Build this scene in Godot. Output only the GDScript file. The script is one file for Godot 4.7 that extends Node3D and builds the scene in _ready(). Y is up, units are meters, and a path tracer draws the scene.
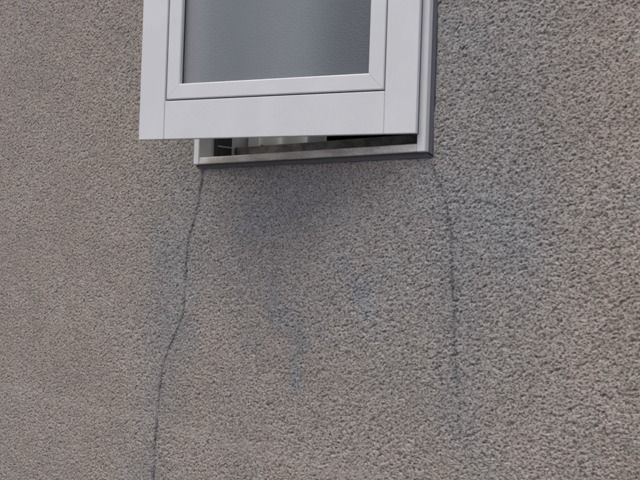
extends Node3D
# A white casement window standing open in a pitted grey-brown stucco wall, overcast day.
# Wall plane: z = 0, +z outdoors, x to the right. The frame's lower left outer corner is at (0, SILL, 0).

const SILL := 1.75              # height of the window frame's underside above the ground
const FRAME_W := 0.40
const FRAME_H := 0.90
const FRONT := 0.012            # front face of the outer frame
const JAMB := 0.0115
const SASH_W := 0.3768
const SASH_H := 0.862
const SASH_ANGLE := 17.13
const STILE := 0.0384
const RAIL := 0.0488

const PX0 := -0.70              # finely modelled patch of stucco
const PX1 := 0.75
const PY0 := -0.63
const PY1 := 0.42
const STEP := 0.0011
const WALL_Z := 0.002           # mean face of the stucco
const JOINT := 0.0014           # width of the sealant joint round the frame
const JOINT_UNDER := 0.0042     # and under the sill

var rng := RandomNumberGenerator.new()

const LEFT_CRACK := [Vector2(0.0122, -0.0043), Vector2(0.0070, -0.0282), Vector2(0.0037, -0.0493), Vector2(-0.0056, -0.0806), Vector2(-0.0175, -0.1065), Vector2(-0.0197, -0.1496), Vector2(-0.0217, -0.1928), Vector2(-0.0228, -0.2144), Vector2(-0.0373, -0.2416), Vector2(-0.0543, -0.2680), Vector2(-0.0667, -0.2985), Vector2(-0.0716, -0.3359), Vector2(-0.0743, -0.3731), Vector2(-0.0771, -0.4103), Vector2(-0.0788, -0.4651), Vector2(-0.0824, -0.5390), Vector2(-0.0874, -0.6776)]
const RIGHT_CRACK := [Vector2(0.3978, -0.0062), Vector2(0.4066, -0.0222), Vector2(0.4169, -0.0425), Vector2(0.4256, -0.0625), Vector2(0.4318, -0.0867), Vector2(0.4343, -0.1196), Vector2(0.4374, -0.1631), Vector2(0.4404, -0.2066), Vector2(0.4457, -0.2441), Vector2(0.4497, -0.2813), Vector2(0.4522, -0.3134)]

func _ready() -> void:
	rng.seed = 20240611
	setup_camera_and_light()
	build_ground()
	build_room()
	build_wall()
	build_window()
	build_curtain()

# ------------------------------------------------------------------ camera, sky, sun
func setup_camera_and_light() -> void:
	var cam := Camera3D.new()
	cam.name = "camera"
	var right := Vector3(0.7395, 0.0336, -0.6723)
	var up := Vector3(-0.0198, 0.9994, 0.0282)
	var back := Vector3(0.6728, -0.0076, 0.7398)
	cam.transform = Transform3D(Basis(right, up, back).orthonormalized(), Vector3(0.9899, SILL - 0.1100, 0.8287))
	cam.fov = rad_to_deg(2.0 * atan(240.0 / 899.6))
	cam.near = 0.05
	cam.far = 1000.0
	add_child(cam)
	cam.current = true

	var sky_mat := ProceduralSkyMaterial.new()
	sky_mat.sky_top_color = Color(0.91, 0.92, 0.98)
	sky_mat.sky_horizon_color = Color(0.66, 0.67, 0.735)
	sky_mat.sky_curve = 0.3
	sky_mat.ground_horizon_color = Color(0.28, 0.28, 0.285)
	sky_mat.ground_bottom_color = Color(0.24, 0.24, 0.24)
	sky_mat.sun_angle_max = 1.0
	var sky := Sky.new()
	sky.sky_material = sky_mat
	var env := Environment.new()
	env.background_mode = Environment.BG_SKY
	env.sky = sky
	env.tonemap_mode = Environment.TONE_MAPPER_LINEAR
	env.tonemap_exposure = 1.46
	env.sdfgi_enabled = true
	env.ssao_enabled = true
	env.ssil_enabled = true
	var we := WorldEnvironment.new()
	we.name = "world_environment"
	we.environment = env
	add_child(we)

	var sun := DirectionalLight3D.new()
	sun.name = "sun"
	sun.light_color = Color(1.0, 0.985, 0.96)
	sun.light_energy = 0.42
	sun.light_angular_distance = 35.0
	sun.shadow_enabled = true
	sun.transform = Transform3D(Basis.looking_at(Vector3(0.22, -1.0, -0.50), Vector3(0, 0, 1)), Vector3(0, 6, 4))
	add_child(sun)

# ------------------------------------------------------------------ helpers
func lin(r: float, g: float, b: float) -> Color:
	return Color(r, g, b).linear_to_srgb()

func plain(c: Color, rough := 0.8, spec := 0.5) -> StandardMaterial3D:
	var m := StandardMaterial3D.new()
	m.albedo_color = c
	m.roughness = rough
	m.metallic_specular = spec
	return m

func tri(st: SurfaceTool, a: Vector3, b: Vector3, c: Vector3, n: Vector3) -> void:
	var g := (a - c).cross(a - b)
	if g.length_squared() < 1e-20:
		return
	if g.dot(n) < 0.0:
		var t := b
		b = c
		c = t
		g = -g
	g = g.normalized()
	for p in [a, b, c]:
		st.set_normal(g)
		st.add_vertex(p)

func quad(st: SurfaceTool, a: Vector3, b: Vector3, c: Vector3, d: Vector3, n: Vector3) -> void:
	tri(st, a, b, c, n)
	tri(st, a, c, d, n)

func begin() -> SurfaceTool:
	var st := SurfaceTool.new()
	st.begin(Mesh.PRIMITIVE_TRIANGLES)
	return st

# a box with chamfered edges
func add_box(st: SurfaceTool, lo: Vector3, hi: Vector3, b := 0.0008) -> void:
	b = min(b, min(hi.x - lo.x, min(hi.y - lo.y, hi.z - lo.z)) * 0.45)
	var c := (lo + hi) * 0.5
	var h := (hi - lo) * 0.5
	var axes := [Vector3.RIGHT, Vector3.UP, Vector3.BACK]
	for k in 3:
		var a: Vector3 = axes[k]
		var u: Vector3 = axes[(k + 1) % 3]
		var v: Vector3 = axes[(k + 2) % 3]
		var hu: float = h[(k + 1) % 3] - b
		var hv: float = h[(k + 2) % 3] - b
		for s in [-1.0, 1.0]:
			var o: Vector3 = c + a * h[k] * s
			quad(st, o - u * hu - v * hv, o + u * hu - v * hv, o + u * hu + v * hv, o - u * hu + v * hv, a * s)
		# chamfers along axis a
		var ha: float = h[k] - b
		for su in [-1.0, 1.0]:
			for sv in [-1.0, 1.0]:
				var p: Vector3 = c + u * su * h[(k + 1) % 3] + v * sv * hv
				var q: Vector3 = c + u * su * hu + v * sv * h[(k + 2) % 3]
				quad(st, p - a * ha, p + a * ha, q + a * ha, q - a * ha, u * su + v * sv)
	for sx in [-1.0, 1.0]:
		for sy in [-1.0, 1.0]:
			for sz in [-1.0, 1.0]:
				var s := Vector3(sx, sy, sz)
				var i := h - Vector3(b, b, b)
				tri(st, c + Vector3(h.x, i.y, i.z) * s, c + Vector3(i.x, h.y, i.z) * s, c + Vector3(i.x, i.y, h.z) * s, s)

func part(called: String, st: SurfaceTool, m: Material, parent: Node) -> MeshInstance3D:
	var o := MeshInstance3D.new()
	o.name = called
	o.mesh = st.commit()
	o.material_override = m
	parent.add_child(o, true)
	return o

func box_part(called: String, lo: Vector3, hi: Vector3, m: Material, parent: Node, b := 0.0008) -> MeshInstance3D:
	var st := begin()
	add_box(st, lo, hi, b)
	return part(called, st, m, parent)

func thing(called: String, label: String, category: String, at: Vector3) -> Node3D:
	var o := Node3D.new()
	o.name = called
	o.position = at
	o.set_meta("label", label)
	o.set_meta("category", category)
	o.set_meta("kind", "thing")
	add_child(o)
	return o

func noise_bytes(w: int, h: int, sd: int, freq: float, kind := FastNoiseLite.TYPE_SIMPLEX_SMOOTH, octaves := 1) -> PackedByteArray:
	return noise(sd, freq, kind, octaves).get_image(w, h, false, false, false).get_data()

# noise stretched along x by `stretch`, for the sheared rows of the coat
func grain_bytes(w: int, h: int, sd: int, freq: float, stretch: float, octaves := 1) -> PackedByteArray:
	var im := noise(sd, freq, FastNoiseLite.TYPE_SIMPLEX_SMOOTH, octaves).get_image(int(w / stretch), h, false, false, false)
	im.resize(w, h, Image.INTERPOLATE_CUBIC)
	return im.get_data()

func noise(sd: int, freq: float, kind := FastNoiseLite.TYPE_SIMPLEX_SMOOTH, octaves := 1) -> FastNoiseLite:
	var n := FastNoiseLite.new()
	n.seed = sd
	n.noise_type = kind
	n.frequency = freq
	n.fractal_type = FastNoiseLite.FRACTAL_FBM if octaves > 1 else FastNoiseLite.FRACTAL_NONE
	n.fractal_octaves = octaves
	return n

# a tileable colour texture: values of two noises run between the given colours
func mottle_texture(size: int, sd: int, f1: float, f2: float, a: Color, b: Color, share2 := 0.5) -> ImageTexture:
	var d1 := noise(sd, f1, FastNoiseLite.TYPE_SIMPLEX_SMOOTH, 4).get_seamless_image(size, size).get_data()
	var d2 := noise(sd + 1, f2, FastNoiseLite.TYPE_SIMPLEX, 2).get_seamless_image(size, size).get_data()
	var out := PackedByteArray()
	out.resize(size * size * 3)
	for i in size * size:
		var t: float = lerp(d1[i] / 255.0, d2[i] / 255.0, share2)
		t = smoothstep(0.25, 0.75, t)
		out[i * 3] = int(255.0 * lerp(a.r, b.r, t))
		out[i * 3 + 1] = int(255.0 * lerp(a.g, b.g, t))
		out[i * 3 + 2] = int(255.0 * lerp(a.b, b.b, t))
	return ImageTexture.create_from_image(Image.create_from_data(size, size, false, Image.FORMAT_RGB8, out))

# ------------------------------------------------------------------ ground
func build_ground() -> void:
	var st := begin()
	quad(st, Vector3(-400, 0, -400), Vector3(400, 0, -400), Vector3(400, 0, 400), Vector3(-400, 0, 400), Vector3.UP)
	var m := plain(Color.WHITE, 0.95)
	m.albedo_texture = mottle_texture(256, 5, 0.02, 0.2, lin(0.06, 0.058, 0.056), lin(0.12, 0.117, 0.112))
	m.uv1_triplanar = true
	m.uv1_world_triplanar = true
	m.uv1_scale = Vector3(0.8, 0.8, 0.8)
	var g := part("ground", st, m, self)
	g.set_meta("kind", "structure")

# ------------------------------------------------------------------ room behind the wall
func build_room() -> void:
	var m := plain(lin(0.45, 0.42, 0.38), 0.9)
	var dark := plain(lin(0.16, 0.11, 0.075), 0.7)
	var x0 := -1.0
	var x1 := 1.4
	var zf := -0.15
	var zb := -2.2
	var parts := [
		["room_floor", Vector3(x0 - 0.1, 0.2, zb - 0.1), Vector3(x1 + 0.1, 0.35, zf), dark],
		["room_ceiling", Vector3(x0 - 0.1, 2.80, zb - 0.1), Vector3(x1 + 0.1, 2.95, zf), m],
		["room_wall_back", Vector3(x0 - 0.1, 0.35, zb - 0.1), Vector3(x1 + 0.1, 2.80, zb), m],
		["room_wall_left", Vector3(x0 - 0.1, 0.35, zb), Vector3(x0, 2.80, zf), m],
		["room_wall_right", Vector3(x1, 0.35, zb), Vector3(x1 + 0.1, 2.80, zf), m]]
	for p in parts:
		var o := box_part(p[0], p[1], p[2], p[3], self, 0.002)
		o.set_meta("kind", "structure")

# ------------------------------------------------------------------ the stucco wall
func smooth(a: float, b: float, x: float) -> float:
	var t: float = clampf((x - a) / (b - a), 0.0, 1.0)
	return t * t * (3.0 - 2.0 * t)

func crack_x(line: Array, y: float) -> float:
	for i in line.size() - 1:
		var p: Vector2 = line[i]
		var q: Vector2 = line[i + 1]
		if y <= p.y and y >= q.y:
			return lerp(p.x, q.x, (p.y - y) / max(p.y - q.y, 1e-6))
	return 99.0

# damp grey staining of the coat, patch by patch: from, to, radius, strength
const STAINS := [
	[0.060, -0.100, 0.380, -0.100, 0.0810, 0.38],
	[0.120, -0.170, 0.380, -0.190, 0.0675, 0.29],
	[0.470, 0.330, 0.490, -0.060, 0.0810, 0.52],
	[0.490, -0.060, 0.480, -0.220, 0.0675, 0.36],
	[-0.060, 0.000, -0.075, -0.240, 0.0540, 0.41],
	[0.160, -0.280, 0.330, -0.300, 0.0675, 0.17],
	[0.012, -0.000, -0.019, -0.150, 0.0394, 0.40],
	[-0.019, -0.150, -0.023, -0.236, 0.0364, 0.43],
	[-0.023, -0.236, -0.073, -0.343, 0.0330, 0.34],
	[-0.073, -0.343, -0.086, -0.471, 0.0419, 0.29],
	[-0.086, -0.471, -0.098, -0.688, 0.0419, 0.36],
	[-0.070, -0.108, -0.074, -0.241, 0.0263, 0.36],
	[0.037, -0.037, 0.202, -0.051, 0.0457, 0.34],
	[0.201, -0.046, 0.388, -0.043, 0.0382, 0.34],
	[0.092, -0.091, 0.254, -0.086, 0.0272, 0.24],
	[0.361, -0.070, 0.419, -0.120, 0.0376, 0.36],
	[0.155, -0.140, 0.161, -0.214, 0.0079, 0.80],
	[0.163, -0.197, 0.215, -0.234, 0.0131, 0.85],
	[0.111, -0.241, 0.130, -0.244, 0.0108, 0.50],
	[0.157, -0.180, 0.208, -0.192, 0.0229, 0.28],
	[0.276, -0.128, 0.309, -0.171, 0.0110, 0.70],
	[0.351, -0.127, 0.309, -0.160, 0.0105, 0.60],
	[0.305, -0.154, 0.316, -0.184, 0.0096, 0.75],
	[0.205, -0.265, 0.206, -0.289, 0.0103, 0.85],
	[0.197, -0.255, 0.211, -0.244, 0.0077, 0.40],
	[0.239, -0.211, 0.260, -0.224, 0.0087, 0.30],
	[0.400, -0.008, 0.434, -0.087, 0.0284, 0.38],
	[0.434, -0.087, 0.441, -0.184, 0.0222, 0.43],
	[0.441, -0.184, 0.452, -0.302, 0.0250, 0.32],
	[0.450, 0.098, 0.488, 0.041, 0.0394, 0.29],
	[0.409, 0.399, 0.421, 0.013, 0.0230, 0.38],
	[0.467, -0.054, 0.494, -0.117, 0.0328, 0.24],
	[0.613, -0.042, 0.633, -0.060, 0.0229, 0.20],
	[-0.501, 0.135, -0.499, 0.297, 0.0192, 0.18],
	[-0.181, 0.217, -0.160, 0.122, 0.0131, 0.18],
	[-0.241, -0.048, -0.207, -0.142, 0.0298, 0.06],
	[-0.363, -0.451, -0.328, -0.512, 0.0289, 0.12],
	[-0.164, -0.417, -0.140, -0.474, 0.0227, 0.14],
	[-0.534, -0.407, -0.484, -0.525, 0.0274, 0.16],
	[0.426, -0.295, 0.490, -0.338, 0.0312, 0.32],
	[0.338, -0.205, 0.370, -0.304, 0.0265, 0.14],
	[0.083, -0.308, 0.107, -0.412, 0.0346, 0.20],
	[0.568, -0.274, 0.591, -0.319, 0.0236, 0.14],
	[0.542, -0.156, 0.565, -0.184, 0.0210, 0.12]]

func stain_field(w: int, h: int) -> PackedByteArray:
	var cw := 260
	var ch := 194
	var d := PackedByteArray()
	d.resize(cw * ch)
	for j in ch:
		for i in cw:
			var p := Vector2(lerp(PX0, PX1, (i + 0.5) / cw), lerp(PY0, PY1, (j + 0.5) / ch))
			var clear := 1.0
			for s in STAINS:
				var a := Vector2(s[0], s[1])
				var b := Vector2(s[2], s[3])
				var ab := b - a
				var t := clampf((p - a).dot(ab) / ab.length_squared(), 0.0, 1.0)
				var r: float = s[4] * 1.75
				var dd := p.distance_to(a + ab * t)
				if dd < r:
					clear *= 1.0 - s[5] * smooth(r, r * 0.12, dd)
			d[j * cw + i] = int(255.0 * (1.0 - clear))
	var im := Image.create_from_data(cw, ch, false, Image.FORMAT_L8, d)
	im.resize(w, h, Image.INTERPOLATE_CUBIC)
	return im.get_data()

func stucco_material() -> StandardMaterial3D:
	# sand grains of slightly different tone with brown flecks among them, and their fine relief
	var size := 2048
	var grain := noise(31, 0.11, FastNoiseLite.TYPE_CELLULAR)
	grain.cellular_return_type = FastNoiseLite.RETURN_CELL_VALUE
	var g1 := grain.get_seamless_image(size, size, false, false, 0.05, false).get_data()
	var fleck := noise(37, 0.125, FastNoiseLite.TYPE_SIMPLEX, 2).get_seamless_image(size, size, false, false, 0.05, false).get_data()
	var out := PackedByteArray()
	out.resize(size * size * 3)
	for i in size * size:
		var t: float = g1[i] / 255.0
		var f: float = smooth(0.30, 0.50, fleck[i] / 127.5 - 1.0)
		var v: float = 0.87 + 0.13 * t
		out[i * 3] = int(255.0 * v * (1.0 - 0.36 * f))
		out[i * 3 + 1] = int(255.0 * v * (1.0 - 0.41 * f))
		out[i * 3 + 2] = int(255.0 * v * (1.0 - 0.44 * f))
	var rough := noise(43, 0.10, FastNoiseLite.TYPE_SIMPLEX_SMOOTH, 3).get_seamless_image(size, size, false, false, 0.05, false)
	var m := plain(Color.WHITE, 0.95, 0.3)
	m.vertex_color_use_as_albedo = true
	m.albedo_texture = ImageTexture.create_from_image(Image.create_from_data(size, size, false, Image.FORMAT_RGB8, out))
	m.heightmap_enabled = true
	m.heightmap_texture = ImageTexture.create_from_image(rough)
	m.heightmap_scale = 0.062
	return m

func build_wall() -> void:
	var wall := thing("house_wall", "pitted grey-brown stucco house wall with cracks running down from the window corners", "wall", Vector3.ZERO)
	var nx := int(round((PX1 - PX0) / STEP)) + 1
	var ny := int(round((PY1 - PY0) / STEP)) + 1
	var k := STEP * 1000.0     # mm per cell
	var slant := 0.16
	var ny2 := ny + int(slant * nx) + 2
	var lump := grain_bytes(nx, ny2, 11, k / 5.6, 1.7, 2)
	var pit := grain_bytes(nx, ny2, 12, k / 4.2, 1.9, 2)
	var hole := grain_bytes(nx, ny2, 19, k / 8.5, 1.6, 2)
	var fine := grain_bytes(nx, ny2, 13, k / 2.4, 1.3, 1)
	var wide := noise_bytes(nx, ny, 14, k / 70.0, FastNoiseLite.TYPE_SIMPLEX_SMOOTH, 3)
	var tone := noise_bytes(nx, ny, 15, k / 160.0, FastNoiseLite.TYPE_SIMPLEX_SMOOTH, 4)
	var speck := noise_bytes(nx, ny, 16, k / 5.0, FastNoiseLite.TYPE_SIMPLEX_SMOOTH, 2)
	var stain := stain_field(nx, ny)
	var height := PackedFloat32Array()
	height.resize(nx * ny)
	for j in ny:
		for i in nx:
			var n := j * nx + i
			var n2: int = (j + int(slant * (nx - 1 - i))) * nx + i
			var a: float = lump[n2] / 127.5 - 1.0
			var b: float = pit[n2] / 127.5 - 1.0
			var h: float = 0.0004 * smooth(-0.5, 0.4, a) - 0.0011 * smooth(0.24, 0.52, b + 0.12 * (wide[n] / 127.5 - 1.0))
			h -= 0.0013 * smooth(0.42, 0.66, hole[n2] / 127.5 - 1.0 + 0.16 * (tone[n] / 127.5 - 1.0))
			h += 0.00012 * (fine[n2] / 127.5 - 1.0) + 0.0006 * (wide[n] / 127.5 - 1.0)
			height[n] = h + 0.0002
	# the cracks are grooves
	var groove := PackedFloat32Array()
	groove.resize(nx * ny)
	var soot := PackedFloat32Array()
	soot.resize(nx * ny)
	var jit := noise(41, 1.0 / 0.012, FastNoiseLite.TYPE_SIMPLEX_SMOOTH, 3)
	var crack_paths := []
	for c in 2:
		var line: Array = LEFT_CRACK if c == 0 else RIGHT_CRACK
		var path := PackedVector2Array()
		for j in ny:
			var y := PY0 + j * STEP
			var cx := crack_x(line, y)
			if cx > 50.0:
				continue
			cx += jit.get_noise_2d(y, c * 7.0) * 0.0022 + jit.get_noise_2d(y * 4.0, 20.0 + c * 7.0) * 0.0011
			path.append(Vector2(cx, y))
			var along: float = jit.get_noise_2d(y * 0.35, 3.0 + c * 9.0)
			var depth: float = (0.0016 if c == 0 else 0.0007) * clampf(0.85 + along * 0.9, 0.15, 1.4)
			var half: float = (0.0021 if c == 0 else 0.0026) * clampf(1.0 + along * 0.6, 0.5, 1.5)
			var dirt: float = (0.55 if c == 0 else 0.38) * clampf(0.8 + along, 0.1, 1.1)
			if c == 1:
				var fade: float = smooth(-0.315, -0.2, y)
				depth *= fade
				dirt *= fade
			var i0: int = max(0, int((cx - 0.015 - PX0) / STEP))
			var i1: int = min(nx - 1, int((cx + 0.015 - PX0) / STEP))
			for i in range(i0, i1 + 1):
				var d: float = abs(PX0 + i * STEP - cx)
				groove[j * nx + i] += depth * smooth(half, 0.0, d)
				soot[j * nx + i] = max(soot[j * nx + i], dirt * smooth(0.0066, 0.0002, d + 0.0018 * (speck[j * nx + i] / 127.5 - 1.0)))
		crack_paths.append(path)
	# hole for the frame with its joint; the coat rounds off into it
	var hx0 := -JOINT
	var hx1 := FRAME_W + JOINT
	var hy0 := -JOINT_UNDER
	var hy1 := FRAME_H + JOINT
	var vs := PackedVector3Array()
	var ns := PackedVector3Array()
	var cs := PackedColorArray()
	var uvs := PackedVector2Array()
	vs.resize(nx * ny)
	ns.resize(nx * ny)
	cs.resize(nx * ny)
	uvs.resize(nx * ny)
	for j in ny:
		var y := PY0 + j * STEP
		for i in nx:
			var n := j * nx + i
			var x := PX0 + i * STEP
			var h: float = height[n] - groove[n]
			if x > hx0 - 0.007 and x < hx1 + 0.007 and y > hy0 - 0.015:
				var d: float = max(max(hx0 - x, x - hx1), hy0 - y)
				h = lerp(h, -0.004, 1.0 - smooth(-0.0014, 0.0050, d + 0.002 * (wide[n] / 127.5 - 1.0)))
			height[n] = h
			vs[n] = Vector3(x, y, h)
			uvs[n] = Vector2(x / 1.30, y / 0.80)
			# tone: warm coat, damp grey where stained, a few dirt flecks of its own grain
			var t: float = tone[n] / 127.5 - 1.0
			var s: float = stain[n] / 255.0
			s = clampf(s * (1.0 + 0.22 * t + 0.20 * (speck[n] / 127.5 - 1.0)) + 0.10 * smooth(0.15, 0.5, t), 0.0, 1.0)
			var sp: float = speck[n] / 127.5 - 1.0
			var v: float = 1.0 + 0.10 * t - 0.16 * smooth(0.25, 0.55, sp)
			var r: float = lerp(0.465, 0.352, s) * v
			var g: float = lerp(0.411, 0.354, s) * v
			var b: float = lerp(0.365, 0.362, s) * v
			var q: float = soot[n]
			cs[n] = Color(lerp(r, 0.12, q), lerp(g, 0.115, q), lerp(b, 0.118, q))
	for j in ny:
		for i in nx:
			var n := j * nx + i
			var dx: float = height[j * nx + min(i + 1, nx - 1)] - height[j * nx + max(i - 1, 0)]
			var dy: float = height[min(j + 1, ny - 1) * nx + i] - height[max(j - 1, 0) * nx + i]
			ns[n] = Vector3(-dx, -dy, 2.0 * STEP).normalized()
	var idx := PackedInt32Array()
	idx.resize((nx - 1) * (ny - 1) * 6)
	var w := 0
	for j in ny - 1:
		var yc := PY0 + (j + 0.5) * STEP
		for i in nx - 1:
			if yc > hy0:
				var xc := PX0 + (i + 0.5) * STEP
				if xc > hx0 and xc < hx1:
					continue
			var a := j * nx + i
			idx[w] = a
			idx[w + 1] = a + nx
			idx[w + 2] = a + nx + 1
			idx[w + 3] = a
			idx[w + 4] = a + nx + 1
			idx[w + 5] = a + 1
			w += 6
	idx.resize(w)
	var arr := []
	arr.resize(Mesh.ARRAY_MAX)
	arr[Mesh.ARRAY_VERTEX] = vs
	arr[Mesh.ARRAY_NORMAL] = ns
	arr[Mesh.ARRAY_COLOR] = cs
	arr[Mesh.ARRAY_TEX_UV] = uvs
	arr[Mesh.ARRAY_INDEX] = idx
	var am := ArrayMesh.new()
	am.add_surface_from_arrays(Mesh.PRIMITIVE_TRIANGLES, arr)
	var coat := MeshInstance3D.new()
	coat.name = "stucco_coat"
	coat.mesh = am
	coat.material_override = stucco_material()
	coat.position = Vector3(0, SILL, WALL_Z)
	wall.add_child(coat, true)

	# the rest of the coat, farther out than the picture reaches
	var rest := plain(lin(0.41, 0.365, 0.325), 0.95, 0.3)
	var hm := noise(11, 0.075, FastNoiseLite.TYPE_SIMPLEX_SMOOTH, 3).get_seamless_image(512, 512)
	rest.heightmap_enabled = true
	rest.heightmap_texture = ImageTexture.create_from_image(hm)
	rest.heightmap_scale = 0.25
	rest.uv1_triplanar = true
	rest.uv1_world_triplanar = true
	rest.uv1_scale = Vector3(2.6, 2.6, 2.6)
	var st := begin()
	var z0 := -0.0135
	var z1 := 0.0008
	var e := 0.003
	var X0 := -5.0
	var X1 := 4.5
	var Y0 := -SILL
	var Y1 := 3.6
	add_box(st, Vector3(X0, Y0, z0), Vector3(PX0 + e, Y1, z1))
	add_box(st, Vector3(PX1 - e, Y0, z0), Vector3(X1, Y1, z1))
	add_box(st, Vector3(PX0 + e, Y0, z0), Vector3(PX1 - e, PY0 + e, z1))
	add_box(st, Vector3(PX0 + e, PY1 - e, z0), Vector3(-JOINT, Y1, z1))
	add_box(st, Vector3(FRAME_W + JOINT, PY1 - e, z0), Vector3(PX1 - e, Y1, z1))
	add_box(st, Vector3(-JOINT, FRAME_H + JOINT, z0), Vector3(FRAME_W + JOINT, Y1, z1))
	var far_coat := part("outer_stucco", st, rest, wall)
	far_coat.position = Vector3(0, SILL, WALL_Z)
	# masonry behind the coat, with the opening
	st = begin()
	var masonry := plain(lin(0.25, 0.24, 0.23), 0.95)
	add_box(st, Vector3(X0, Y0, -0.15), Vector3(0.0, Y1, -0.014))
	add_box(st, Vector3(FRAME_W, Y0, -0.15), Vector3(X1, Y1, -0.014))
	add_box(st, Vector3(0.0, Y0, -0.15), Vector3(FRAME_W, 0.0, -0.014))
	add_box(st, Vector3(0.0, FRAME_H, -0.15), Vector3(FRAME_W, Y1, -0.014))
	part("masonry", st, masonry, wall).position = Vector3(0, SILL, WALL_Z)
	# sealant fillets between the frame and the coat
	var seal := plain(lin(0.14, 0.145, 0.16), 0.85)
	for side in 4:
		var w_out := 0.0055 if side == 0 else 0.0030
		var strip := [Vector2(-0.0002, -0.010), Vector2(-0.0002, 0.0030), Vector2(-0.0011, 0.0012), Vector2(-w_out, -0.0010), Vector2(-w_out, -0.010)]
		part("sealant", mitred_bar(side, 0, 0, FRAME_W, FRAME_H, strip, 0.0030 if side == 0 else 0.0), seal, wall).position = Vector3(0, SILL, WALL_Z)
	# what lies open in the cracks: a thin dark seam at the bottom of each groove
	var crack_mat := plain(lin(0.09, 0.085, 0.085), 0.95, 0.2)
	for c in 2:
		st = begin()
		var path: PackedVector2Array = crack_paths[c]
		var prev_l := Vector3.ZERO
		var prev_r := Vector3.ZERO
		var have := false
		for p in path:
			if p.y > -JOINT_UNDER - 0.002:
				continue
			var gi := int(round((p.x - PX0) / STEP))
			var gj := int(round((p.y - PY0) / STEP))
			if gi < 1 or gj < 1 or gi > nx - 2 or gj > ny - 2:
				continue
			var z: float = height[gj * nx + gi] + 0.0003
			var hw: float = (0.00045 if c == 0 else 0.00016) * clampf(0.75 + 1.9 * jit.get_noise_2d(p.y * 0.6, 50.0 + c), 0.08, 1.7)
			var l := Vector3(p.x - hw, p.y, z)
			var r := Vector3(p.x + hw, p.y, z)
			if have:
				quad(st, prev_l, prev_r, r, l, Vector3.BACK)
			prev_l = l
			prev_r = r
			have = true
		var o := part("crack", st, crack_mat, wall)
		o.position = Vector3(0, SILL, WALL_Z)
		o.set_meta("label", "long dark crack running down from the left corner of the window" if c == 0 else "faint crack running down from the right corner of the window")

# ------------------------------------------------------------------ the window
# four mitred bars round a rectangle: profile points are (distance inwards, z)
func mitred_bar(side: int, x0: float, y0: float, x1: float, y1: float, prof: Array, gap: float) -> SurfaceTool:
	var st := begin()
	var a := []
	var b := []
	for p in prof:
		var u: float = p.x
		var z: float = p.y
		match side:
			0:
				a.append(Vector3(x0 + u + gap, y0 + u, z)); b.append(Vector3(x1 - u - gap, y0 + u, z))
			1:
				a.append(Vector3(x1 - u, y0 + u + gap, z)); b.append(Vector3(x1 - u, y1 - u - gap, z))
			2:
				a.append(Vector3(x1 - u - gap, y1 - u, z)); b.append(Vector3(x0 + u + gap, y1 - u, z))
			3:
				a.append(Vector3(x0 + u, y1 - u - gap, z)); b.append(Vector3(x0 + u, y0 + u + gap, z))
	var ca := Vector3.ZERO
	var cb := Vector3.ZERO
	for i in prof.size():
		ca += a[i] / prof.size()
		cb += b[i] / prof.size()
	var mid := (ca + cb) * 0.5
	var dir := (cb - ca).normalized()
	for i in prof.size():
		var k := (i + 1) % prof.size()
		var m: Vector3 = (a[i] + a[k] + b[i] + b[k]) * 0.25 - mid
		m -= dir * m.dot(dir)
		quad(st, a[i], b[i], b[k], a[k], m)
	for i in range(1, prof.size() - 1):
		tri(st, a[0], a[i], a[i + 1], -dir)
		tri(st, b[0], b[i], b[i + 1], dir)
	return st

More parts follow.
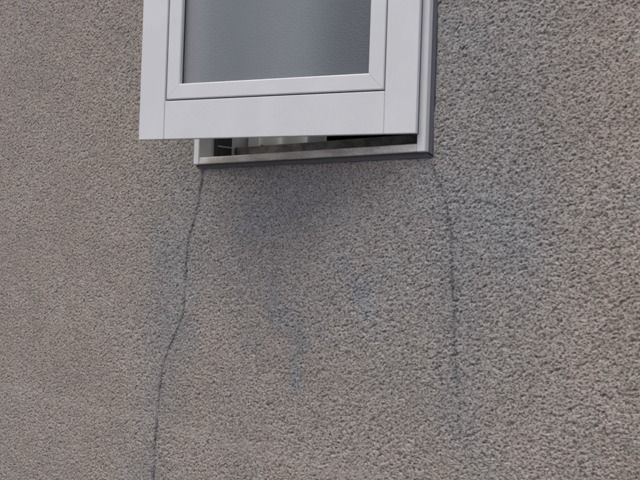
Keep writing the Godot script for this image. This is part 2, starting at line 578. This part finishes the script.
func build_window() -> void:
	var win := thing("casement_window", "white aluminium casement window swung open with pebbled glass, set in the stucco wall", "window", Vector3(0, SILL, 0))
	var paint := plain(Color.WHITE, 0.42, 0.5)
	paint.albedo_texture = mottle_texture(512, 61, 0.006, 0.09, lin(0.725, 0.725, 0.727), lin(0.755, 0.755, 0.755), 0.25)
	paint.uv1_triplanar = true
	paint.uv1_scale = Vector3(3.1, 3.1, 3.1)
	var grimy := plain(Color.WHITE, 0.6, 0.4)
	grimy.albedo_texture = mottle_texture(512, 71, 0.012, 0.12, lin(0.46, 0.42, 0.36), lin(0.76, 0.73, 0.67), 0.30)
	grimy.uv1_triplanar = true
	grimy.uv1_scale = Vector3(2.2, 8, 8)
	var track := plain(Color.WHITE, 0.85, 0.3)
	track.albedo_texture = mottle_texture(256, 81, 0.02, 0.15, lin(0.08, 0.073, 0.068), lin(0.17, 0.155, 0.145), 0.4)
	track.uv1_triplanar = true
	track.uv1_scale = Vector3(9, 9, 9)
	var black := plain(lin(0.03, 0.031, 0.034), 0.6)
	var steel := plain(lin(0.55, 0.55, 0.56), 0.35)
	steel.metallic = 0.9

	# outer frame
	var xl := FRAME_W - JAMB
	for s in 2:
		var st := begin()
		if s == 0:
			add_box(st, Vector3(0, 0, -0.0120), Vector3(JAMB, FRAME_H, FRONT), 0.0010)
			add_box(st, Vector3(0.0006, 0.0006, -0.090), Vector3(JAMB - 0.0012, FRAME_H - 0.0006, -0.0120), 0.0004)
		else:
			add_box(st, Vector3(xl, 0, -0.0120), Vector3(FRAME_W, FRAME_H, FRONT), 0.0010)
			add_box(st, Vector3(xl + 0.0012, 0.0006, -0.090), Vector3(FRAME_W - 0.0006, FRAME_H - 0.0006, -0.0120), 0.0004)
		part("jamb", st, paint, win)
	box_part("weatherstrip", Vector3(xl - 0.0008, 0.0199, FRONT - 0.0004), Vector3(xl + 0.0022, FRAME_H - 0.02, FRONT + 0.0007), black, win, 0.0003)
	var sill_st := begin()
	add_box(sill_st, Vector3(JAMB + 0.0002, 0.0002, -0.003), Vector3(xl - 0.0002, 0.0094, FRONT - 0.0008), 0.0008)
	add_box(sill_st, Vector3(JAMB + 0.0002, 0.0002, -0.088), Vector3(xl - 0.0002, 0.0050, -0.003), 0.0004)
	part("sill", sill_st, grimy, win)
	box_part("sill_upstand", Vector3(JAMB + 0.0004, 0.0052, -0.062), Vector3(xl - 0.0004, 0.0305, -0.055), track, win)
	box_part("head", Vector3(JAMB + 0.0002, FRAME_H - 0.0115, -0.088), Vector3(xl - 0.0002, FRAME_H - 0.0002, FRONT - 0.0008), paint, win)
	var keeper := box_part("latch_keeper", Vector3(JAMB - 0.001, 0.0145, -0.046), Vector3(JAMB + 0.005, 0.047, -0.016), black, win)
	box_part("strike_plate", Vector3(JAMB + 0.0052, 0.0275, -0.044), Vector3(JAMB + 0.0068, 0.0295, -0.018), steel, keeper, 0.0003)

	# the sash, swung out about its right-hand edge; local x runs 0 (free edge) to SASH_W (hinge edge)
	var sash_body := begin()
	var inset := 0.009
	var bz0 := -0.030
	var bz1 := -0.0072
	add_box(sash_body, Vector3(inset, inset, bz0), Vector3(STILE + 0.010, SASH_H - inset, bz1))
	add_box(sash_body, Vector3(SASH_W - STILE - 0.010, inset, bz0), Vector3(SASH_W - inset, SASH_H - inset, bz1))
	add_box(sash_body, Vector3(STILE + 0.010, inset, bz0), Vector3(SASH_W - STILE - 0.010, RAIL + 0.010, bz1))
	add_box(sash_body, Vector3(STILE + 0.010, SASH_H - RAIL - 0.010, bz0), Vector3(SASH_W - STILE - 0.010, SASH_H - inset, bz1))
	var sash := part("sash", sash_body, plain(lin(0.16, 0.16, 0.165), 0.6), win)
	var th := deg_to_rad(SASH_ANGLE)
	sash.transform = Transform3D(Basis(Vector3.UP, th), Vector3(0.3929 - SASH_W * cos(th), 0.0199, 0.020 + SASH_W * sin(th)))
	sash.set_meta("label", "sash swung outwards at its left edge")
	box_part("stile", Vector3(0, 0, -0.007), Vector3(STILE, SASH_H, 0), paint, sash, 0.0007)
	box_part("stile", Vector3(SASH_W - STILE, 0, -0.007), Vector3(SASH_W, SASH_H, 0), paint, sash, 0.0007)
	box_part("rail", Vector3(STILE + 0.0003, 0.0001, -0.007), Vector3(SASH_W - STILE - 0.0003, RAIL, -0.0003), paint, sash, 0.0007)
	box_part("rail", Vector3(STILE + 0.0003, SASH_H - RAIL, -0.007), Vector3(SASH_W - STILE - 0.0003, SASH_H - 0.0001, -0.0003), paint, sash, 0.0007)
	# glazing beads, set off from stiles and rails by a narrow groove
	var g := 0.0021
	var bx0 := STILE + g
	var bx1 := SASH_W - STILE - g
	var by0 := RAIL + g
	var by1 := SASH_H - RAIL - g
	var bw := 0.0192
	var prof := [Vector2(0, -0.0068), Vector2(0, -0.0016), Vector2(0.0010, -0.0006), Vector2(bw - 0.0012, -0.0008), Vector2(bw, -0.0018), Vector2(bw, -0.0068)]
	for k in 4:
		part("glazing_bead", mitred_bar(k, bx0, by0, bx1, by1, prof, 0.00012), paint, sash)
	# pane: cast glass with a pebbled face
	var pane_st := begin()
	add_box(pane_st, Vector3(bx0 + bw - 0.004, by0 + bw - 0.004, -0.0130), Vector3(bx1 - bw + 0.004, by1 - bw + 0.004, -0.0090), 0.0003)
	var glass := StandardMaterial3D.new()
	glass.refraction_enabled = true
	glass.refraction_scale = 0.05
	glass.albedo_color = Color(lin(0.66, 0.71, 0.75), 0.12)
	glass.roughness = 0.30
	glass.metallic_specular = 0.6
	glass.heightmap_enabled = true
	glass.heightmap_texture = ImageTexture.create_from_image(noise(91, 0.045, FastNoiseLite.TYPE_SIMPLEX_SMOOTH, 2).get_seamless_image(512, 512))
	glass.heightmap_scale = 0.028
	glass.uv1_triplanar = true
	glass.uv1_scale = Vector3(9.0, 14.0, 9.0)
	part("pane", pane_st, glass, sash)
	# black gasket behind the beads, holding the pane
	for k in 4:
		part("gasket", mitred_bar(k, bx0 + 0.004, by0 + 0.004, bx1 - 0.004, by1 - 0.004, [Vector2(0, -0.0089), Vector2(0, -0.0070), Vector2(bw - 0.0035, -0.0070), Vector2(bw - 0.0035, -0.0089)], 0.0001), black, sash)

# ------------------------------------------------------------------ curtain in the room
func build_curtain() -> void:
	var cur := thing("curtain", "pale curtain drawn to one side in folds behind the pebbled window glass", "curtain", Vector3(0, SILL, 0))
	var m := plain(lin(0.74, 0.73, 0.70), 0.95, 0.2)
	var st := begin()
	var n := 90
	var x0 := 0.016
	var x1 := 0.158
	var nz := noise(101, 9.0, FastNoiseLite.TYPE_SIMPLEX_SMOOTH, 2)
	var prev := Vector3.ZERO
	var hem0 := 0.0
	for i in n + 1:
		var t := float(i) / n
		var x: float = lerp(x0, x1, t)
		var z: float = -0.080 + 0.011 * sin(x * 150.0 + 2.5 * nz.get_noise_1d(x)) + 0.006 * nz.get_noise_1d(x * 2.0 + 9.0)
		var p := Vector3(x, 0, z)
		var hem: float = 0.031 + 0.005 * nz.get_noise_1d(x * 9.0)
		var top := Vector3(0, 0.86, 0)
		var back := Vector3(0, 0, -0.0012)
		if i > 0:
			quad(st, prev + Vector3(0, hem0, 0), p + Vector3(0, hem, 0), p + top, prev + top, Vector3.BACK)
			quad(st, prev + Vector3(0, hem0, 0) + back, p + Vector3(0, hem, 0) + back, p + top + back, prev + top + back, Vector3.FORWARD)
		prev = p
		hem0 = hem
	part("cloth", st, m, cur)
	var rod := begin()
	add_box(rod, Vector3(0.012, 0.86, -0.088), Vector3(0.388, 0.872, -0.074), 0.004)
	part("curtain_rail", rod, plain(lin(0.6, 0.6, 0.6), 0.5), cur)
